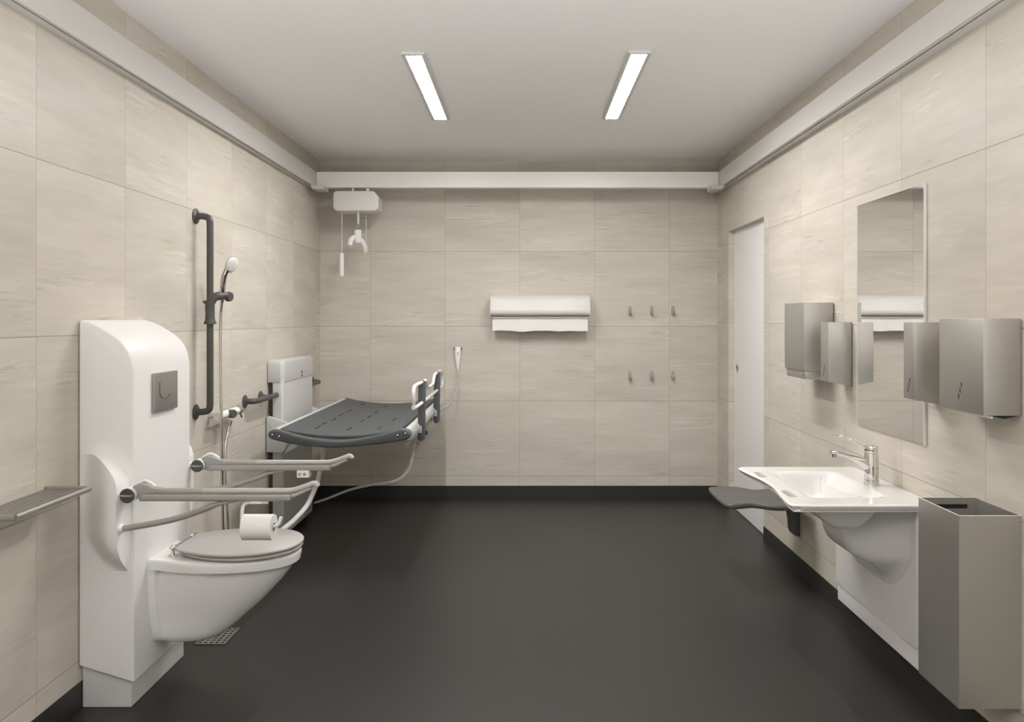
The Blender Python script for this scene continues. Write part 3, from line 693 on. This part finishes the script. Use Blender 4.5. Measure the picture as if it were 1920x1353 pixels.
# ------------------------------------------------------------------ mirror
mi_ = thing('mirror', 'tall frameless rectangular mirror on the right wall above the basin', 'mirror', (XR, 3.396, .952))
MY0, MY1, MZ0, MZ1 = 3.086, 3.707, .952, 1.960
finish('glass', MB().box(XR - .0085, XR - .0075, MY0 + .001, MY1 - .001, MZ0 + .001, MZ1 - .001), 'mirror', mi_)
finish('backing', MB().box(XR - .0075, XR - .001, MY0, MY1, MZ0, MZ1), 'edge', mi_)
ed = MB().box(XR - .011, XR - .001, MY0 - .004, MY0, MZ0, MZ1).box(XR - .010, XR - .001, MY1, MY1 + .002, MZ0, MZ1).box(XR - .010, XR - .001, MY0, MY1, MZ1, MZ1 + .003)
finish('edge_strip', ed, 'edge', mi_)

# ------------------------------------------------------------------ steel dispensers
def dispenser(name, label, cat, y0, y1, xf, zt, zf, zw, slits=None, lip=None, group=None):
    t = thing(name, label, cat, (XR, (y0 + y1) / 2, zw), group)
    finish('steel_body', MB().prism([(XR - .004, zw), (XR - .004, zt), (xf, zt), (xf, zf)], 'y', y0, y1), 'steel', t, bevel=.0025, bseg=2)
    finish('mounting_plate', MB().box(XR - .004, XR - .0005, y0 + .01, y1 - .01, zw + .006, zt - .006), 'dark', t)
    if slits:
        s = MB()
        for k in range(3):
            y, z = slits; s.prism(rrect(y + k * .008 - .0022, y + k * .008 + .0022, z - .0085 - k * .019, z + .0085 - k * .019, .0018, 3), 'x', xf - .0006, xf + .002)
        finish('level_slits', s, 'black', t)
    return t
d1 = dispenser('paper_towel_dispenser', 'wide steel dispenser on the right wall, farthest of the row and nearest the door', 'dispenser', 4.005, 4.305, 1.390, 1.52, 1.177, 1.177)
finish('lower_tray', MB().prism([(XR - .006, 1.13), (XR - .006, 1.176), (1.398, 1.176), (1.398, 1.137)], 'y', 4.012, 4.295), 'steel', d1, bevel=.0025, bseg=2)
finish('lock', MB().lathe((1.3978, 4.04, 1.156), (-1, 0, 0), [(0, .006), (.001, .006), (.0015, 0)], 12), 'dark', d1)
dispenser('soap_dispenser', 'narrow steel soap dispenser left of the mirror, overlapping the wide steel dispenser', 'dispenser', 3.78, 3.877, 1.4266, 1.4235, 1.142, 1.120, (3.825, 1.211), group='narrow steel soap dispensers')
dispenser('soap_dispenser', 'narrow steel soap dispenser at the right edge of the mirror', 'dispenser', 2.941, 3.028, 1.4266, 1.4260, 1.142, 1.120, (2.978, 1.213), group='narrow steel soap dispensers')
d4 = dispenser('paper_towel_dispenser', 'large steel towel dispenser at the right edge of the photo, above the waste bin', 'dispenser', 2.489, 2.755, 1.4206, 1.4405, 1.138, 1.138, (2.615, 1.224))
finish('towel_slot', MB().prism([(1.445, 1.137), (1.53, 1.137), (1.49, 1.128)], 'y', 2.495, 2.75), 'black', d4)
finish('towel_lip', MB().prism([(1.432, 1.1375), (1.441, 1.1375), (1.436, 1.131)], 'y', 2.47, 2.745), 'edge', d4)

# ------------------------------------------------------------------ wash basin
wb_ = thing('wash_basin', 'wide white wash basin with grip holes on a white lift housing, right wall', 'wash basin', (XR, 3.4, .095))
ZT, BY0, BY1 = .746, 2.99, 3.77
def front_x(t):      # t 0..1 from near to far
    return .990 + .036 * math.sin(PI * t) ** 2
NXb, NYb = 110, 130
def basin_depth(x, y):
    def edge(v, a, b, s0, s1):
        return max(0, min(1, (v - a) / s0)) * max(0, min(1, (b - v) / s1))
    sm = lambda q: q * q * (3 - 2 * q)
    return .105 * sm(max(0, min(1, (x - 1.092) / .15))) * sm(max(0, min(1, (1.415 - x) / .13))) * sm(max(0, min(1, (y - 3.108) / .06))) * sm(max(0, min(1, (3.652 - y) / .06)))
holes = ((1.046, 3.185), (1.046, 3.575))
def in_hole(x, y):
    return any(((x - hx_) / .018) ** 4 + ((y - hy_) / .062) ** 4 < 1 for hx_, hy_ in holes)
vs = []; fs = []
edge_prof = [(0, .0), (.004, .0012), (.008, .0035)]
for j in range(NYb + 1):
    t = j / NYb; y = BY0 + (BY1 - BY0) * t
    rc = .035; fx = front_x(t)
    e = min(y - BY0, BY1 - y)
    if e < rc: fx += rc - math.sqrt(max(0, rc * rc - (rc - e) ** 2))
    for i in range(NXb + 1):
        s_ = i / NXb; x = fx + (XR - .002 - fx) * s_
        ex = min(x - fx, y - BY0, BY1 - y)
        dz = .006 * (1 - min(1, ex / .012)) ** 2
        vs.append(Vector((x, y, ZT - dz - basin_depth(x, y))))
q = lambda i, j: j * (NXb + 1) + i
for j in range(NYb):
    for i in range(NXb):
        c_ = (vs[q(i, j)] + vs[q(i + 1, j + 1)]) / 2
        if in_hole(c_.x, c_.y): continue
        fs.append((q(i, j), q(i + 1, j), q(i + 1, j + 1), q(i, j + 1)))
bm_ = bmesh.new(); bv = [bm_.verts.new(p) for p in vs]
for f in fs: bm_.faces.new([bv[i] for i in f])
bmesh.ops.delete(bm_, geom=[v for v in bm_.verts if not v.link_faces], context='VERTS')
bmesh.ops.recalc_face_normals(bm_, faces=bm_.faces)
for v in bm_.verts:
    if v.is_boundary:
        for hx_, hy_ in holes:
            dx_, dy_ = v.co.x - hx_, v.co.y - hy_; k_ = (dx_ / .018) ** 4 + (dy_ / .062) ** 4
            if .05 < k_ and abs(dx_) < .0265 and abs(dy_) < .075: f_ = k_ ** -.25; v.co.x = hx_ + dx_ * f_; v.co.y = hy_ + dy_ * f_
me_t = D.meshes.new('slab'); bm_.to_mesh(me_t); bm_.free()
mbb = MB().add([v.co for v in me_t.vertices], [tuple(p.vertices) for p in me_t.polygons])
ba = finish('basin_top', mbb, 'ceramic', wb_, angle=60)
so = ba.modifiers.new('thick', 'SOLIDIFY'); so.thickness = .030; so.offset = -1; so.use_even_offset = False
up_ = sum(p.normal.z for p in ba.data.polygons)
if up_ < 0: so.offset = 1
bv_ = ba.modifiers.new('bev', 'BEVEL'); bv_.width = .004; bv_.segments = 2; bv_.limit_method = 'ANGLE'; bv_.angle_limit = math.radians(50)
finish('waste', MB().lathe((1.262, 3.38, .6405), (0, 0, 1), [(0, .022), (.003, .022), (.004, .018), (.003, 0)], 24), 'chrome', wb_)
# trap cover: a smooth bulge growing out of the lift housing
def tc_front(z):
    tb = ((.722, 1.315), (.62, 1.316), (.55, 1.320), (.505, 1.330), (.47, 1.348), (.445, 1.375), (.43, 1.405), (.417, 1.44), (.402, 1.468), (.375, 1.486), (.34, 1.493), (.22, 1.4935))
    for (za, xa), (zb, xb2) in zip(tb, tb[1:]):
        if z >= zb: return xa + (xb2 - xa) * (za - z) / (za - zb)
    return tb[-1][1]
vs = []; fs = []; NY_, NZ_ = 44, 44
for j in range(NZ_ + 1):
    z_ = .722 - (.722 - .22) * j / NZ_
    for i in range(NY_ + 1):
        t = i / NY_; y = 3.075 + .77 * t
        e_ = min(1, min(t, 1 - t) / .36); sh_ = e_ * e_ * (3 - 2 * e_)
        vs.append(Vector((1.4935 - (1.4935 - tc_front(z_ - .09 * (1 - sh_) ** 1.4)) * sh_, y, z_)))
for j in range(NZ_):
    for i in range(NY_): q0 = j * (NY_ + 1) + i; fs.append((q0, q0 + 1, q0 + NY_ + 2, q0 + NY_ + 1))
finish('trap_cover', MB().add(vs, fs), 'ceramic', wb_, angle=70)
finish('lift_housing', MB().prism(rrect(3.062, 3.859, .172, .7155, .02), 'x', 1.492, XR - .004), 'white', wb_, bevel=.005)
finish('housing_base', MB().box(1.5, XR - .004, 3.066, 3.855, .095, .175), 'white', wb_, bevel=.003)

fa = thing('faucet', 'chrome single-lever faucet standing on the white wash basin', 'faucet', (1.453, 3.37, ZT))
fx_, fy_ = 1.453, 3.37
finish('base_ring', MB().lathe((fx_, fy_, ZT), (0, 0, 1), [(0, .031), (.006, .031), (.008, .0295), (.012, .0295), (.014, .031), (.019, .0305), (.021, .028)], 32), 'chrome', fa, angle=30)
finish('body', MB().lathe((fx_, fy_, ZT + .02), (0, 0, 1), [(0, .0285), (.10, .0285), (.108, .026), (.112, .0255), (.118, .0275), (.136, .0275), (.141, .025), (.142, 0)], 36), 'chrome', fa, angle=30)
sp = catmull([(fx_ - .005, fy_, .818), (fx_ - .045, fy_ - .001, .842), (fx_ - .09, fy_ - .003, .860), (fx_ - .14, fy_ - .004, .875), (fx_ - .172, fy_ - .005, .881)], 6)
finish('spout', MB().tube(sp, [.024 - .010 * min(1, i / 16) for i in range(len(sp))], 18, ry=[.026 - .0185 * min(1, i / 14) ** .8 for i in range(len(sp))]), 'chrome', fa)
finish('aerator', MB().cyl((fx_ - .158, fy_ - .005, .878), (fx_ - .156, fy_ - .005, .860), .011, .0105, seg=20), 'chrome', fa)
lv = catmull([(fx_ - .015, fy_, .888), (fx_ - .03, fy_, .900), (fx_ - .075, fy_ - .004, .925), (fx_ - .118, fy_ - .006, .945), (fx_ - .14, fy_ - .007, .9485), (fx_ - .168, fy_ - .008, .9475)], 6)
finish('lever', MB().tube(lv, [.012] * 4 + [.0075] * (len(lv) - 13) + [.0075, .009, .010, .011, .011, .011, .011, .010, .007], 14, ry=[.010, .008, .006, .005] + [.0034] * (len(lv) - 4)), 'chrome', fa)

# ------------------------------------------------------------------ shower seat
ss = thing('shower_stool', 'dark grey fold-down shower seat on the right wall beyond the wash basin', 'shower seat', (XR, 4.46, .22))
so_ = catmull([Vector(p) for p in ((1.062, 4.27), (1.085, 4.236), (1.13, 4.240), (1.21, 4.262), (1.30, 4.205), (1.38, 4.20), (1.45, 4.24), (1.475, 4.30), (1.48, 4.42), (1.475, 4.56), (1.46, 4.63), (1.39, 4.618), (1.317, 4.598), (1.275, 4.63), (1.22, 4.687), (1.13, 4.69), (1.085, 4.68), (1.062, 4.65), (1.055, 4.5), (1.055, 4.38))], 5, True)
c0_ = Vector((1.26, 4.45))
def srin(s_, z_): return [Vector((c0_.x + (p.x - c0_.x) * s_, c0_.y + (p.y - c0_.y) * s_, z_)) for p in so_]
finish('seat', MB().rings([srin(.95, .432), srin(.985, .436), srin(1, .444), srin(1, .452), srin(.985, .459), srin(.955, .4615), srin(.88, .460), srin(.5, .457), srin(.1, .457)]), 'seat', ss, angle=50)
bk = [(XR - .001, .218), (XR - .001, .44), (1.44, .44), (1.46, .40), (1.482, .36), (1.492, .31), (1.496, .25), (1.505, .228), (1.525, .218)]
finish('wall_bracket', MB().prism(bk, 'y', 4.50, 4.535), 'seat', ss, bevel=.004)
finish('wall_bracket', MB().prism(bk, 'y', 4.545, 4.58), 'seat', ss, bevel=.004)
finish('hinge_bar', MB().cyl((1.50, 4.28, .43), (1.50, 4.60, .43), .012, seg=16), 'dark', ss)

# ------------------------------------------------------------------ waste bin
wx0, wx1, wy0, wy1, wz0, wz1 = 1.347, XR - .0005, 2.493, 2.750, .228, .827
wbn = thing('waste_bin', 'open steel waste bin hung on the right wall below the towel dispenser', 'waste bin', (1.44, 2.62, wz0))
t_ = .0025
b = MB()
b.box(wx0, wx1, wy0, wy0 + t_, wz0, wz1).box(wx0, wx0 + t_, wy0 + t_, wy1 - t_, wz0, wz1).box(wx1 - t_, wx1, wy0 + t_, wy1 - t_, wz0, wz1)
b.box(wx0 + t_, wx1 - t_, wy0 + t_, wy1 - t_, wz0, wz0 + t_)
hz0, hz1, ha, hb2 = .790, .805, 1.395, 1.514
b.box(wx0, wx1, wy1 - t_, wy1, wz0, hz0).box(wx0, wx1, wy1 - t_, wy1, hz1, wz1).box(wx0, ha, wy1 - t_, wy1, hz0, hz1).box(hb2, wx1, wy1 - t_, wy1, hz0, hz1)
finish('bin_shell', b, 'steel', wbn)
finish('slot_liner', MB().box(ha - .005, hb2 + .005, wy1, wy1 + .002, hz0 - .005, hz1 + .005), 'black', wbn)
finish('folded_rim', MB().box(wx0 - .001, wx0 + .004, wy0, wy1, wz1, wz1 + .0015).box(wx0, wx1, wy0 - .001, wy0 + .004, wz1, wz1 + .0015).box(wx0, wx1, wy1 - .004, wy1, wz1, wz1 + .0015), 'edge', wbn)

# ------------------------------------------------------------------ camera, world, colour
cam = D.cameras.new('camera'); co = D.objects.new('camera', cam); C.objects.link(co)
co.location = (0, 0, EYE); co.rotation_euler = (PI / 2, 0, 0)
cam.sensor_fit = 'HORIZONTAL'; cam.sensor_width = 36; cam.lens = 36 * F / 1920
cam.shift_x = (960 - VX) / 1920; cam.shift_y = -(676.5 - VY) / 1920; cam.clip_start = .05
bpy.context.scene.camera = co
w = D.worlds.new('world'); bpy.context.scene.world = w; w.use_nodes = True
# world brightened below the horizon as an added uplight, entering through the opening
WG, WS = 17.4, .87
nt = w.node_tree; bg = nt.nodes['Background']; tc = nt.nodes.new('ShaderNodeTexCoord'); sx = nt.nodes.new('ShaderNodeSeparateXYZ')
nt.links.new(tc.outputs['Generated'], sx.inputs[0])
mr = nt.nodes.new('ShaderNodeMapRange'); nt.links.new(sx.outputs['Z'], mr.inputs['Value'])
mr.inputs['From Min'].default_value = -.42; mr.inputs['From Max'].default_value = -.22
mr.inputs['To Min'].default_value = WG; mr.inputs['To Max'].default_value = WS
nt.links.new(mr.outputs[0], bg.inputs[1]); bg.inputs[0].default_value = (1, 1, 1, 1)
pt = D.lights.new('opening_portal', 'AREA'); pt.shape = 'RECTANGLE'; pt.size = 2.9; pt.size_y = 2.55; pt.cycles.is_portal = True  # guides sampling of the fill light through the added opening, emits nothing
po = D.objects.new('opening_portal', pt); C.objects.link(po); po.location = (-.05, YF - .01, 1.325); po.rotation_euler = (PI / 2, 0, 0)
vs_ = bpy.context.scene.view_settings
vs_.view_transform = 'Standard'; vs_.look = 'None'; vs_.exposure = 0.0; vs_.gamma = 1; vs_.use_curve_mapping = False
